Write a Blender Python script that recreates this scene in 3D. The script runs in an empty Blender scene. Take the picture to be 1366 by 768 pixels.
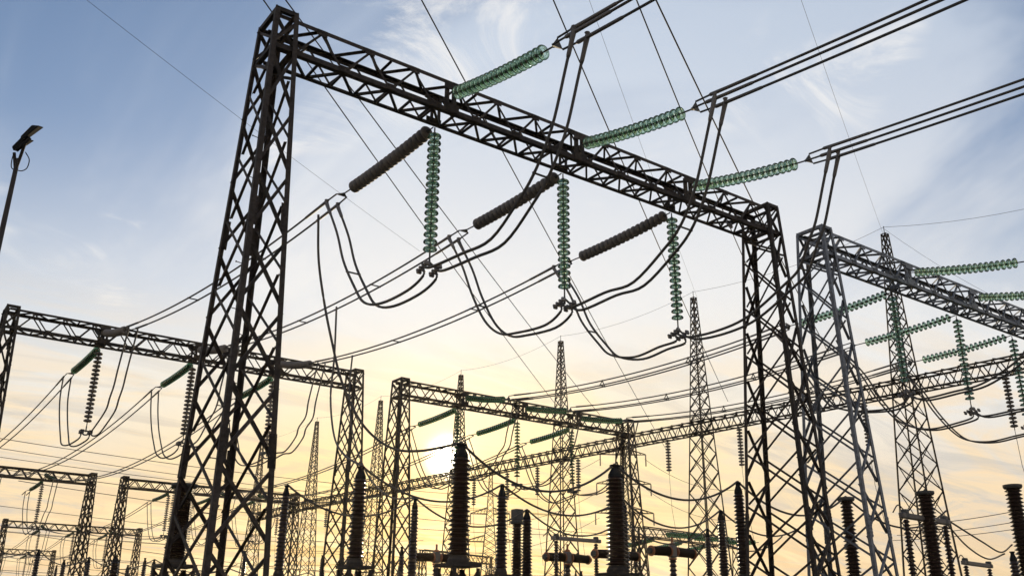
import bpy, bmesh, math, random
from mathutils import Vector as V, Matrix as M

random.seed(7)
SC = bpy.context.scene
COL = SC.collection

# ---------------------------------------------------------------- camera
F, TILT, ROLL, PSI = 1237.73, math.radians(20.503), math.radians(.706), math.radians(35.658)
fw = V((math.sin(PSI) * math.cos(TILT), math.cos(PSI) * math.cos(TILT), math.sin(TILT)))
_r = V((math.cos(PSI), -math.sin(PSI), 0)); _u = _r.cross(fw)
CR = _r * math.cos(ROLL) + _u * math.sin(ROLL)
CU = -_r * math.sin(ROLL) + _u * math.cos(ROLL)
CAM = V((0, 0, 1.6))
cd = bpy.data.cameras.new('camera'); cam = bpy.data.objects.new('camera', cd); COL.objects.link(cam)
cd.sensor_width = 36; cd.lens = 36 * F / 1366; cd.clip_start = .1; cd.clip_end = 20000
cam.matrix_world = M.Translation(CAM) @ M((CR, CU, -fw)).transposed().to_4x4()
SC.camera = cam

# ---------------------------------------------------------------- sky and sun
SUN_EL, SUN_AZ = math.radians(10.1), math.radians(31.85)      # azimuth from +Y towards +X
SD = V((math.sin(SUN_AZ) * math.cos(SUN_EL), math.cos(SUN_AZ) * math.cos(SUN_EL), math.sin(SUN_EL)))
VROT, VOFF, WOFF = .9, (9.3, 7.1, 0), (1.2, 3.3, 0)
W = bpy.data.worlds.new('World'); SC.world = W; W.use_nodes = True
nt = W.node_tree; N = nt.nodes; L = nt.links
for n in list(N): N.remove(n)
def nd(t, **k):
    n = N.new(t)
    for a, b in k.items(): setattr(n, a, b)
    return n
def mth(op, a, b=None, c=None, clamp=False):
    n = N.new('ShaderNodeMath'); n.operation = op; n.use_clamp = clamp
    for i, x in enumerate((a, b, c)):
        if x is None: continue
        if isinstance(x, (int, float)): n.inputs[i].default_value = x
        else: L.new(x, n.inputs[i])
    return n.outputs[0]
def vmul(col, fac):
    n = N.new('ShaderNodeVectorMath'); n.operation = 'SCALE'
    if isinstance(col, tuple): n.inputs[0].default_value = col
    else: L.new(col, n.inputs[0])
    if isinstance(fac, (int, float)): n.inputs['Scale'].default_value = fac
    else: L.new(fac, n.inputs['Scale'])
    return n.outputs[0]
def vadd(a, b):
    n = N.new('ShaderNodeVectorMath'); n.operation = 'ADD'
    L.new(a, n.inputs[0]); L.new(b, n.inputs[1]); return n.outputs[0]
def vmix(f, a, b):
    n = N.new('ShaderNodeMix'); n.data_type = 'RGBA'; n.clamp_factor = True
    L.new(f, n.inputs[0])
    for i, x in ((6, a), (7, b)):
        if isinstance(x, tuple): n.inputs[i].default_value = (*x, 1)
        else: L.new(x, n.inputs[i])
    return n.outputs[2]
def smooth(x, lo, hi, a=0., b=1.):
    n = N.new('ShaderNodeMapRange'); n.interpolation_type = 'SMOOTHSTEP'
    L.new(x, n.inputs[0])
    for i, q in enumerate((lo, hi, a, b)): n.inputs[i + 1].default_value = q
    return n.outputs[0]
sky = nd('ShaderNodeTexSky', sky_type='NISHITA', sun_disc=False, sun_elevation=SUN_EL, sun_rotation=SUN_AZ,
         air_density=1.0, dust_density=.25, ozone_density=4.0)
tc = nd('ShaderNodeTexCoord'); D = tc.outputs['Generated']
sx = nd('ShaderNodeSeparateXYZ'); L.new(D, sx.inputs[0])
dt = nd('ShaderNodeVectorMath', operation='DOT_PRODUCT'); L.new(D, dt.inputs[0]); dt.inputs[1].default_value = SD
ang = mth('ARCCOSINE', mth('MINIMUM', dt.outputs['Value'], .99999))
el = mth('ARCSINE', sx.outputs[2])
# cloud layer: direction projected on a plane overhead
inv = mth('DIVIDE', 1., mth('ADD', mth('MAXIMUM', sx.outputs[2], 0.), .13))
cp = nd('ShaderNodeCombineXYZ'); L.new(mth('MULTIPLY', sx.outputs[0], inv), cp.inputs[0]); L.new(mth('MULTIPLY', sx.outputs[1], inv), cp.inputs[1])
def noise(scale, rot, sc, detail=6., rough=.55, dist=0., loc=(0, 0, 0)):
    mp = nd('ShaderNodeMapping'); L.new(cp.outputs[0], mp.inputs[0])
    mp.inputs['Rotation'].default_value = (0, 0, rot); mp.inputs['Scale'].default_value = sc; mp.inputs['Location'].default_value = loc
    n = nd('ShaderNodeTexNoise'); n.noise_dimensions = '2D'; L.new(mp.outputs[0], n.inputs['Vector'])
    n.inputs['Scale'].default_value = scale; n.inputs['Detail'].default_value = detail
    n.inputs['Roughness'].default_value = rough; n.inputs['Distortion'].default_value = dist
    return n.outputs[0]
veil = smooth(noise(.75, VROT, (1, .6, 1), 6, .58, .5, VOFF), .40, .66)
fine = noise(3.2, .5, (.8, 1.3, 1), 9, .66, .8, (5.1, .4, 0))
wisp = mth('MULTIPLY', smooth(noise(1.7, .9, (1.5, .7, 1), 4, .5, .4, WOFF), .56, .70), smooth(fine, .46, .68))
band = smooth(noise(2.0, .5, (.5, 1.5, 1), 9, .62, .8, (.7, 3.3, 0)), .42, .62)
near = mth('EXPONENT', mth('MULTIPLY', mth('POWER', mth('DIVIDE', ang, .40), 2.), -1.))   # forward scattering towards the sun
aur = mth('MULTIPLY', mth('EXPONENT', mth('MULTIPLY', mth('POWER', mth('DIVIDE', ang, .33), 2.), -1.)), smooth(el, .34, .13))
core = mth('EXPONENT', mth('MULTIPLY', mth('POWER', mth('DIVIDE', ang, .0135), 2.), -1.))
halo = mth('EXPONENT', mth('MULTIPLY', ang, -1 / .06))
SKY_S = .125
clear = vmul(sky.outputs[0], SKY_S)
hz = smooth(el, .50, .16)                                      # low haze layer
hazecol = vmix(smooth(el, .25, .05), (.88, .88, .86), (.86, .64, .39))
vcol = vmix(smooth(el, .25, .65), (.86, .86, .87), (.60, .68, .80))
c1 = vmix(mth('ADD', mth('ADD', mth('MULTIPLY', veil, .70), .10), mth('MULTIPLY', near, .62), clamp=True), clear, vcol)
c1 = vmix(mth('MULTIPLY', wisp, .75), c1, (.92, .91, .90))
c1 = vmix(mth('MULTIPLY', hz, .93), c1, hazecol)
c1 = vmix(mth('MULTIPLY', aur, .9), c1, vmix(smooth(el, .20, .05), (1.04, .75, .28), (1.0, .57, .14)))
low = smooth(el, .36, .12)
c2 = vmix(mth('MULTIPLY', mth('MULTIPLY', band, low), .85), c1, vmix(aur, (.98, .75, .48), (1.2, .96, .48)))
dk = mth('MULTIPLY', mth('MULTIPLY', smooth(noise(2.4, .55, (.5, 1.6, 1), 9, .62, .9, (4.2, 1.1, 0)), .46, .66), low), .7)
c3 = vmix(dk, c2, vmix(aur, (.56, .57, .57), (.84, .62, .36)))
glow = vadd(vmul((1.0, .80, .42), mth('MULTIPLY', halo, .7)), vmul((1.0, .92, .75), mth('MULTIPLY', core, 10.)))
tot = vadd(c3, glow)
bg = nd('ShaderNodeBackground'); L.new(tot, bg.inputs[0]); bg.inputs[1].default_value = 1.0
wo = nd('ShaderNodeOutputWorld'); L.new(bg.outputs[0], wo.inputs[0])

sl = bpy.data.lights.new('sun', 'SUN'); sun = bpy.data.objects.new('sun', sl); COL.objects.link(sun)
sl.energy = 3.0; sl.angle = math.radians(.53); sl.color = (1, .80, .52)
sun.rotation_euler = (-SD).to_track_quat('-Z', 'Y').to_euler()
SC.view_settings.view_transform = 'Standard'; SC.view_settings.look = 'None'
SC.view_settings.gamma = 1; SC.view_settings.use_curve_mapping = False
SC.view_settings.exposure = 0.0

SC.cycles.transparent_max_bounces = 48
SC.cycles.max_bounces = 8

# ---------------------------------------------------------------- photo pixel -> direction helpers
def ray(u, v): return fw + CR * ((u - 683) / F) + CU * ((384 - v) / F)
def atX(u, v, x): d = ray(u, v); return CAM + d * (x / d.x)
def atY(u, v, y): d = ray(u, v); return CAM + d * (y / d.y)
def atZ(u, v, z): d = ray(u, v); return CAM + d * ((z - CAM.z) / d.z)
def on_plane(u, v, a, b):
    """point of the pixel's ray in the upright plane through a and b"""
    n = V((b.y - a.y, -(b.x - a.x), 0)); d = ray(u, v)
    return CAM + d * (n.dot(a - CAM) / n.dot(d))

# ---------------------------------------------------------------- materials
MATS = {}
def mat(name, col, rough=.6, metal=0., var=.25, nscale=6., bump=0., col2=None, spec=.5):
    m = bpy.data.materials.new(name); m.use_nodes = True; MATS[name] = m
    t = m.node_tree; b = t.nodes['Principled BSDF']
    b.inputs['Roughness'].default_value = rough; b.inputs['Metallic'].default_value = metal
    b.inputs['Specular IOR Level'].default_value = spec
    tcn = t.nodes.new('ShaderNodeTexCoord'); geo = t.nodes.new('ShaderNodeNewGeometry')
    n = t.nodes.new('ShaderNodeTexNoise'); n.inputs['Scale'].default_value = nscale; n.inputs['Detail'].default_value = 6
    n.inputs['Roughness'].default_value = .65
    t.links.new(geo.outputs['Position'], n.inputs['Vector'])
    oi = t.nodes.new('ShaderNodeObjectInfo')
    mx = t.nodes.new('ShaderNodeMix'); mx.data_type = 'RGBA'
    rp = t.nodes.new('ShaderNodeMapRange'); rp.inputs[1].default_value = .38; rp.inputs[2].default_value = .68
    t.links.new(n.outputs[0], rp.inputs[0]); t.links.new(rp.outputs[0], mx.inputs[0])
    c2 = col2 or tuple(c * (1 - var) for c in col)
    mx.inputs[6].default_value = (*col, 1); mx.inputs[7].default_value = (*c2, 1)
    hv = t.nodes.new('ShaderNodeHueSaturation')
    r2 = t.nodes.new('ShaderNodeMapRange'); r2.inputs[3].default_value = 1 - var; r2.inputs[4].default_value = 1 + var
    t.links.new(oi.outputs['Random'], r2.inputs[0]); t.links.new(r2.outputs[0], hv.inputs['Value'])
    t.links.new(mx.outputs[2], hv.inputs['Color']); t.links.new(hv.outputs[0], b.inputs['Base Color'])
    if bump:
        bp = t.nodes.new('ShaderNodeBump'); bp.inputs['Strength'].default_value = bump; bp.inputs['Distance'].default_value = .02
        t.links.new(n.outputs[0], bp.inputs['Height']); t.links.new(bp.outputs[0], b.inputs['Normal'])
    return m
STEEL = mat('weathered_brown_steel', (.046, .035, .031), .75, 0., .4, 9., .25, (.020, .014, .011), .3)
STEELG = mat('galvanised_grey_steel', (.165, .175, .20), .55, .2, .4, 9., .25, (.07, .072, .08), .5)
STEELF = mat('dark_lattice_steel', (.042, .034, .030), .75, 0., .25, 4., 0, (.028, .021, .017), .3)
COND = mat('stranded_aluminium_conductor', (.085, .075, .07), .75, .1, .15, 30., .2)
FIT = mat('galvanised_fitting', (.09, .085, .08), .75, .2, .25, 20., .1)
CLAMP = mat('bright_clamp_metal', (.17, .15, .14), .6, .4, .2, 20., .1)
PORG = mat('grey_porcelain', (.17, .145, .13), .6, 0., .12, 8., 0, None, .3)
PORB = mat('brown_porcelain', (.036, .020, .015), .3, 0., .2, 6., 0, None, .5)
ORANGE = mat('orange_flange', (.30, .10, .04), .5, 0., .2, 12.)
CONC = mat('support_concrete', (.18, .165, .15), .9, 0., .2, 3., .3)
BLACK = mat('black_lamp_housing', (.02, .02, .022), .85, 0., .2, 9., 0, None, .1)
GROUND = mat('gravel_and_grass', (.11, .10, .075), .95, 0., .15, 1.2, .6, (.05, .06, .03))
HILL = mat('wooded_hill', (.05, .06, .035), .95, 0., .15, .01, 0, (.035, .045, .025))

def glass_mat(name, tint, body, lo, hi):
    m = bpy.data.materials.new(name); m.use_nodes = True
    t = m.node_tree; t.nodes.clear(); ln = t.links.new
    out = t.nodes.new('ShaderNodeOutputMaterial')
    tr = t.nodes.new('ShaderNodeBsdfTransparent'); tr.inputs[0].default_value = (*tint, 1)
    tl = t.nodes.new('ShaderNodeBsdfTranslucent'); tl.inputs[0].default_value = (*body, 1)
    df = t.nodes.new('ShaderNodeBsdfDiffuse'); df.inputs[0].default_value = (*[c * .4 for c in body], 1)
    gl = t.nodes.new('ShaderNodeBsdfGlossy'); gl.inputs[0].default_value = (.95, 1, .95, 1); gl.inputs[1].default_value = .04
    m0 = t.nodes.new('ShaderNodeMixShader'); m0.inputs[0].default_value = .3; ln(tl.outputs[0], m0.inputs[1]); ln(df.outputs[0], m0.inputs[2])
    oi = t.nodes.new('ShaderNodeObjectInfo'); mr = t.nodes.new('ShaderNodeMapRange'); ln(oi.outputs['Random'], mr.inputs[0])
    mr.inputs[3].default_value = lo; mr.inputs[4].default_value = hi          # dirtier and cleaner discs
    m1 = t.nodes.new('ShaderNodeMixShader'); ln(mr.outputs[0], m1.inputs[0]); ln(tr.outputs[0], m1.inputs[1]); ln(m0.outputs[0], m1.inputs[2])
    lw = t.nodes.new('ShaderNodeLayerWeight'); lw.inputs[0].default_value = .32
    m2 = t.nodes.new('ShaderNodeMixShader'); ln(lw.outputs['Fresnel'], m2.inputs[0]); ln(m1.outputs[0], m2.inputs[1]); ln(gl.outputs[0], m2.inputs[2])
    ln(m2.outputs[0], out.inputs[0])
    return m
GLASS = glass_mat('green_insulator_glass', (.87, .96, .90), (.48, .70, .50), .10, .28)
GRIM = glass_mat('painted_refraction_rim', (.30, .52, .42), (.20, .42, .28), .35, .5)  # darker tint painted in for the dark refraction at disc rims and ribs
GLASS2 = glass_mat('dark_green_insulator_glass', (.40, .62, .48), (.06, .20, .11), .3, .4)

# ---------------------------------------------------------------- mesh helpers
def link(o, parent=None):
    COL.objects.link(o)
    if parent is not None: o.parent = parent
    return o
def tag(o, label, cat, group=None):
    assert 4 <= len(label.split()) <= 16, label
    o['label'] = label; o['category'] = cat
    if group: o['group'] = group
    return o
def thing(name, label, cat, loc, group=None):
    o = bpy.data.objects.new(name, None); o.location = loc; o.empty_display_size = .3
    COL.objects.link(o); return tag(o, label, cat, group)
def mesh_from(name, verts, faces, m, smooth=False):
    me = bpy.data.meshes.new(name); me.from_pydata([tuple(v) for v in verts], [], faces)
    for x in (m if isinstance(m, (list, tuple)) else [m]): me.materials.append(x)
    if smooth: me.polygons.foreach_set('use_smooth', [True] * len(me.polygons))
    me.update(); return me
def obj(name, me, parent, mw=None):
    """mesh object; mw is its world matrix, roots are never rotated"""
    o = bpy.data.objects.new(name, me)
    if mw is not None:
        o.matrix_basis = (M.Translation(-parent.location) @ mw) if parent is not None and parent.type == 'EMPTY' else mw
    return link(o, parent)

_T = .13
_Lp = [(0, 0), (1, 0), (1, _T), (_T, _T), (_T, 1), (0, 1)]
def l_verts(): return [V((x, y, z)) for z in (0, 1) for x, y in _Lp]
L_FACES = [(5, 4, 3, 0), (3, 2, 1, 0), (6, 9, 10, 11), (6, 7, 8, 9)] + [(i, (i + 1) % 6, 6 + (i + 1) % 6, 6 + i) for i in range(6)]
UNIT_L = {}
def unit_l(m):
    if m.name not in UNIT_L: UNIT_L[m.name] = mesh_from('steel_angle', l_verts(), L_FACES, m)
    return UNIT_L[m.name]
def mem_matrix(p, q, w, ref, ref2=None):
    """angle from p to q; one flange along ref (ref2 gives the other flange's side)"""
    d = q - p; ln = d.length; ez = d / ln
    ex = (ref - ez * ref.dot(ez)); ex.normalize(); ey = ez.cross(ex)
    if ref2 is not None and ey.dot(ref2) < 0:
        ex, ey = (ref2 - ez * ref2.dot(ez)).normalized(), None
        ey = ez.cross(ex)
    m = M((ex * w, ey * w, ez * ln)).transposed().to_4x4(); m.translation = p
    return m
def box_bm(verts, faces, mw):
    b = len(verts)
    verts += [mw @ V((x, y, z)) for z in (-.5, .5) for x, y in ((-.5, -.5), (.5, -.5), (.5, .5), (-.5, .5))]
    faces += [tuple(b + i for i in f) for f in ((3, 2, 1, 0), (4, 5, 6, 7), (0, 1, 5, 4), (1, 2, 6, 5), (2, 3, 7, 6), (3, 0, 4, 7))]
def frame_z(p, d, ref=V((0, 0, 1))):
    ez = d.normalized()
    if abs(ez.dot(ref)) > .97: ref = V((1, 0, 0))
    ex = ref.cross(ez).normalized(); ey = ez.cross(ex)
    m = M((ex, ey, ez)).transposed().to_4x4(); m.translation = p; return m
def boxobj(name, parent, c, size, m, d=V((0, 0, 1)), bev=0.):
    v, f = [], []; box_bm(v, f, M.Diagonal((*size, 1)))
    me = mesh_from(name, v, f, m)
    if bev:
        bm = bmesh.new(); bm.from_mesh(me); bmesh.ops.bevel(bm, geom=bm.edges[:], offset=bev, segments=1, affect='EDGES'); bm.to_mesh(me); bm.free()
    return obj(name, me, parent, frame_z(V(c), d, V((0, 1, 0))))
def lathe(prof, seg=14, closed=False):
    v, f = [], []; n = len(prof)
    for i in range(seg):
        a = 2 * math.pi * i / seg
        v += [V((r * math.cos(a), r * math.sin(a), z)) for r, z in prof]
    for i in range(seg):
        j = (i + 1) % seg
        for k in range(n - 1 if not closed else n):
            k2 = (k + 1) % n
            f.append((i * n + k, j * n + k, j * n + k2, i * n + k2))
    return v, f
def catmull(P, n=6):
    Q = [P[0] * 2 - P[1]] + list(P) + [P[-1] * 2 - P[-2]]; out = []
    for i in range(1, len(Q) - 2):
        a, b, c, d = Q[i - 1], Q[i], Q[i + 1], Q[i + 2]
        for k in range(n):
            t = k / n
            out.append(((b * 2) + (c - a) * t + (a * 2 - b * 5 + c * 4 - d) * t * t + (b * 3 - a - c * 3 + d) * t ** 3) * .5)
    out.append(P[-1]); return out
def tube_geo(pts, r, sides=6, v=None, f=None):
    v = [] if v is None else v; f = [] if f is None else f; b = len(v); n = len(pts)
    for i, p in enumerate(pts):
        d = (pts[min(i + 1, n - 1)] - pts[max(i - 1, 0)]).normalized()
        m = frame_z(p, d); rr = r[i] if isinstance(r, list) else r
        v += [m @ V((rr * math.cos(2 * math.pi * k / sides), rr * math.sin(2 * math.pi * k / sides), 0)) for k in range(sides)]
    for i in range(n - 1):
        for k in range(sides):
            k2 = (k + 1) % sides
            f.append((b + i * sides + k, b + i * sides + k2, b + (i + 1) * sides + k2, b + (i + 1) * sides + k))
    f.append(tuple(b + k for k in reversed(range(sides)))); f.append(tuple(b + (n - 1) * sides + k for k in range(sides)))
    return v, f
def tubeobj(name, pts, r, m, parent, sides=6):
    o0 = parent.location if parent is not None else V((0, 0, 0))
    v, f = tube_geo([p - o0 for p in pts], r, sides)
    return obj(name, mesh_from(name, v, f, m, True), parent)
def sagline(a, b, sag, n=16):
    return [a.lerp(b, i / n) - V((0, 0, sag * 4 * (i / n) * (1 - i / n))) for i in range(n + 1)]

# ---------------------------------------------------------------- ground, hills
def structure(name, me, loc=(0, 0, 0)):
    o = bpy.data.objects.new(name, me); o.location = loc; o['kind'] = 'structure'; COL.objects.link(o); return o
R_ = 9000
structure('ground', mesh_from('ground', [(-R_, -R_, 0), (R_, -R_, 0), (R_, R_, 0), (-R_, R_, 0)], [(0, 1, 2, 3)], GROUND))
def hills():
    v, f = [], []; na, nr = 160, 8
    for i in range(na + 1):
        deg = -40 + 150 * i / na; az = math.radians(deg)
        h = 9 + 52 * math.exp(-((deg - 3) / 9) ** 2) + 14 * math.exp(-((deg - 26) / 6) ** 2) + 10 * math.exp(-((deg - 60) / 16) ** 2)
        h += 2.6 * math.sin(az * 37) + 1.6 * math.sin(az * 83 + 1) + .8 * math.sin(az * 190)
        for k in range(nr + 1):
            t = k / nr; rr = 760 + 320 * t
            v.append((math.sin(az) * rr, math.cos(az) * rr, h * math.sin(math.pi * min(t, .999) * .9) ** 1.3 - 3))
    for i in range(na):
        for k in range(nr):
            a = i * (nr + 1) + k; f.append((a, a + nr + 1, a + nr + 2, a + 1))
    structure('hills', mesh_from('hills', v, f, HILL, True))
hills()

# ---------------------------------------------------------------- lattice portal gantry
ZB, ZT, ZH = 13.165, 14.03, 14.09          # beam soffit, beam top, tower head
SPAN = 15.85
TA, TB, BA, BB = .263, .514, .62, 1.33     # tower half sizes at head and at ground
BW = .394                                  # beam half width
def portal_members():
    """members of one portal, tower centres at x=0 and x=SPAN: (name, p, q, width, ref, ref2)"""
    out = []
    def corner(cx, sx, sy, z):
        k = max(0, (ZB - z) / ZB)
        return V((cx + sx * (TA + (BA - TA) * k), sy * (TB + (BB - TB) * k), z))
    for cx in (0, SPAN):
        for sx in (-1, 1):
            for sy in (-1, 1):
                out.append(('tower_leg', corner(cx, sx, sy, 0), corner(cx, sx, sy, ZH - .02), .104, V((-sx, 0, 0)), V((0, -sy, 0))))
        n = 9; st = ZB / n
        for fi, (c1, c2, nrm) in enumerate((((-1, -1), (1, -1), V((0, 1, 0))), ((-1, 1), (1, 1), V((0, -1, 0))), ((-1, -1), (-1, 1), V((1, 0, 0))), ((1, -1), (1, 1), V((-1, 0, 0))))):
            lv = [i * st for i in range(n + 1)] if fi < 2 else [0] + [(i + .5) * st for i in range(n)] + [ZB]
            for z0, z1 in zip(lv, lv[1:]):
                for a, b, off in ((c1, c2, .012), (c2, c1, .075)):
                    p, q = corner(cx, *a, z0 + .05), corner(cx, *b, z1 - .05)
                    d = (q - p).normalized(); sh = nrm * off
                    out.append(('tower_brace', p + sh + d * .02, q + sh - d * .02, .062, nrm.cross(d), nrm))
            # head panel and its two rings
            for z in (ZB - .04, ZH - .06):
                p, q = corner(cx, *c1, ZH), corner(cx, *c2, ZH); p.z = q.z = z
                out.append(('head_ring', p + nrm * .018, q + nrm * .018, .10, V((0, 0, 1)), nrm))
            for a, b, off in ((c1, c2, .02), (c2, c1, .09)):
                p, q = corner(cx, *a, ZB + .08), corner(cx, *b, ZH - .12)
                out.append(('head_brace', p + nrm * off, q + nrm * off, .062, nrm.cross((q - p).normalized()), nrm))
    x0, x1 = -.1, SPAN + .1
    ch = {}
    for sy in (-1, 1):
        for z, w in ((ZB + .005, .12 if sy < 0 else .10), (ZT - .005, .095 if sy < 0 else .11)):
            up = 1 if z < 13.5 else -1
            out.append(('beam_chord', V((x0, sy * BW, z)), V((x1, sy * BW, z)), w, V((0, 0, up)), V((0, -sy, 0))))
    n = 13; a0, a1 = TA + .02, SPAN - TA - .02; st = (a1 - a0) / n
    for i in range(n):
        xa, xm, xb = a0 + i * st, a0 + (i + .5) * st, a0 + (i + 1) * st
        for sy in (-1, 1):
            nr = V((0, -sy, 0)); y = sy * (BW - .016)
            for p, q in ((V((xa, y, ZB + .07)), V((xm, y, ZT - .06))), (V((xm, y - sy * .005, ZT - .06)), V((xb, y - sy * .005, ZB + .07)))):
                out.append(('beam_brace', p, q, .055, nr.cross((q - p).normalized()), nr))
        for z, nr in ((ZB + .018, V((0, 0, 1))), (ZT - .018, V((0, 0, -1)))):
            s = 1 if z < 13.5 else -1
            for p, q in ((V((xm - st / 2, -BW * s + .05 * s, z)), V((xm, BW * s - .05 * s, z))), (V((xm, BW * s - .05 * s, z + .005)), V((xb, -BW * s + .05 * s, z + .005)))):
                out.append(('beam_brace', p, q, .055, nr.cross((q - p).normalized()), nr))
        for x in (xa, xm):
            out.append(('beam_strut', V((x, -BW + .03, ZB + .03)), V((x, BW - .03, ZB + .03)), .05, V((0, 0, 1)), None))
        if i % 2 == 0:
            out.append(('beam_strut', V((xa, -BW + .03, ZT - .06)), V((xa, BW - .03, ZT - .06)), .05, V((0, 0, -1)), None))
    return out
PORTAL = portal_members()
def portal(loc, label, m, detail, group='lattice portal gantries standing in rows', phases=()):
    r = thing('portal_gantry', label, 'gantry', V(loc), group); base = V(loc)
    bv, bf = [], []
    for name, p, q, w, r1, r2 in PORTAL:
        mm = mem_matrix(p, q, w * (1 if detail or name in ('tower_leg', 'beam_chord') else 1.5), r1, r2)
        if detail or name in ('tower_leg', 'beam_chord'):
            o = bpy.data.objects.new(name, unit_l(m)); o.matrix_basis = mm; link(o, r)
        else:
            b = len(bv); bv += [mm @ x for x in l_verts()]; bf += [tuple(b + i for i in f) for f in L_FACES]
    if not detail:
        o = bpy.data.objects.new('lattice_bracing', mesh_from('lattice_bracing', bv, bf, m)); o['kind'] = 'stuff'; link(o, r)
        return r
    # phase posts, gussets, footings, splice plates and step bolts
    for x in phases:
        xx = x - base.x
        for sy in (-1, 1):
            for dx in (-.13, .07):
                o = bpy.data.objects.new('phase_post', unit_l(m)); o.matrix_basis = mem_matrix(V((xx + dx, sy * (BW - .03), ZB + .1)), V((xx + dx, sy * (BW - .03), ZT - .08)), .085, V((1, 0, 0)), V((0, -sy, 0))); link(o, r)
            for zz, hh in ((ZT - .14, .2), (ZB + .14, .22)):
                v, f = [], []; box_bm(v, f, M.Diagonal((.42, .014, hh, 1)))
                obj('gusset_plate', mesh_from('gusset_plate', v, f, m), r, M.Translation(base + V((xx, sy * (BW + .012), zz))))
        for dx in (-.3, .3):
            o = bpy.data.objects.new('phase_brace', unit_l(m)); o.matrix_basis = mem_matrix(V((xx, -BW + .05, ZB + .1)), V((xx + dx, BW - .05, ZT - .1)), .06, V((1, 0, 0))); link(o, r)
    gv, gf = [], []; box_bm(gv, gf, M.Diagonal((.24, .012, .15, 1)))
    for kx in (-.07, 0, .07): box_bm(gv, gf, M.Translation((kx, -.012, .02)) @ M.Diagonal((.026, .02, .026, 1)))
    gm = mesh_from('gusset_plate', gv, gf, m); st = (SPAN - 2 * TA - .04) / 13
    for k in range(13):
        obj('gusset_plate', gm, r, M.Translation(base + V((TA + .02 + (k + .5) * st, -BW - .012, ZT - .09))))
        obj('gusset_plate', gm, r, M.Translation(base + V((TA + .02 + k * st, -BW - .012, ZB + .09))))
    rod = mesh_from('step_bolt', *tube_geo([V((0, 0, 0)), V((0, 0, .17)), V((0, 0, .172)), V((0, 0, .185))], [.009, .009, .018, .018], 6), m)
    plv, plf = [], []; box_bm(plv, plf, M.Diagonal((.15, .016, .62, 1)))
    for kx in (-.045, .045):
        for kz in range(7):
            box_bm(plv, plf, M.Translation((kx, -.014, -.26 + kz * .087)) @ M.Diagonal((.028, .024, .028, 1)))
    plm = mesh_from('splice_plate', plv, plf, m)
    for cx in (0, SPAN):
        for sx in (-1, 1):
            for sy in (-1, 1):
                def lp(z):
                    k = max(0, (ZB - z) / ZB); return V((cx + sx * (TA + (BA - TA) * k), sy * (TB + (BB - TB) * k), z))
                for z in (9.2, 4.6):
                    p = lp(z); q = lp(z + .3); d = (q - p).normalized()
                    ey = V((0, sy, 0)); ey = (ey - d * ey.dot(d)).normalized(); ex = (-ey).cross(d)
                    mw = M((ex, -ey, d)).transposed().to_4x4(); mw.translation = base + p + ey * .018 - V((sx * .055, 0, 0))
                    obj('splice_plate', plm, r, mw)
                boxobj('footing', r, base + lp(0) + V((0, 0, .12)), (.42, .42, .3), CONC, bev=.02)
        for k in range(24):
            z = 1.6 + k * .46; kk = max(0, (ZB - z) / ZB)
            p = V((cx - (TA + (BA - TA) * kk) + .03, -(TB + (BB - TB) * kk) + .02, z))
            obj('step_bolt', rod, r, frame_z(base + p, V((1, .25, 0)) if k % 2 else V((-1, -.2, 0))))
    return r

YA, YB_ = 16.83, 41.9
PH = {'G1': [9.95, 13.95, 18.0], 'G2': [28.95, 33.1, 37.2], 'G3': [8.1, 12.2, 16.1], 'G4': [26.75, 30.8, 34.8],
      'L2': [6.0, 10.0, 14.0], 'L3': [24.4, 28.4, 32.4], 'L4': [21.8, 25.8, 29.8], 'L5': [20.4, 24.4, 28.4]}
YR = {'G1': YA, 'G2': YA, 'G3': YB_, 'G4': YB_, 'L2': 86., 'L3': 86., 'L4': 130., 'L5': 177.}
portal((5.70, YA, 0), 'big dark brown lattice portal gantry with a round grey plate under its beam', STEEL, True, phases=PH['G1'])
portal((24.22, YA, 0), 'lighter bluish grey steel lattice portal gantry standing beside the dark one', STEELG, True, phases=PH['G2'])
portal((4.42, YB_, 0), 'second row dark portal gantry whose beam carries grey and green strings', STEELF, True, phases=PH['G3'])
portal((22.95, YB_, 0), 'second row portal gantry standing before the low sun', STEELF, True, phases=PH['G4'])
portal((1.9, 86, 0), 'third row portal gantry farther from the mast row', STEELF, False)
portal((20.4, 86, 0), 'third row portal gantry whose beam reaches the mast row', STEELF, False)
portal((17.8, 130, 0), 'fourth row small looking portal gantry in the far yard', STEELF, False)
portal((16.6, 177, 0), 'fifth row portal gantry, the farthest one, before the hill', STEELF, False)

# round plate under the dark beam
pl = bpy.data.objects.new('round_plate', mesh_from('round_plate', *lathe([(0, -.01), (.15, -.01), (.15, .01), (0, .01)], 24), CLAMP))
pl.matrix_basis = frame_z(V((19.95, YA - .1, ZB - .02)), V((.1, -.9, .25))); link(pl)
tag(pl, 'round grey plate fixed under the dark gantry beam near its end', 'plate')

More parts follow.
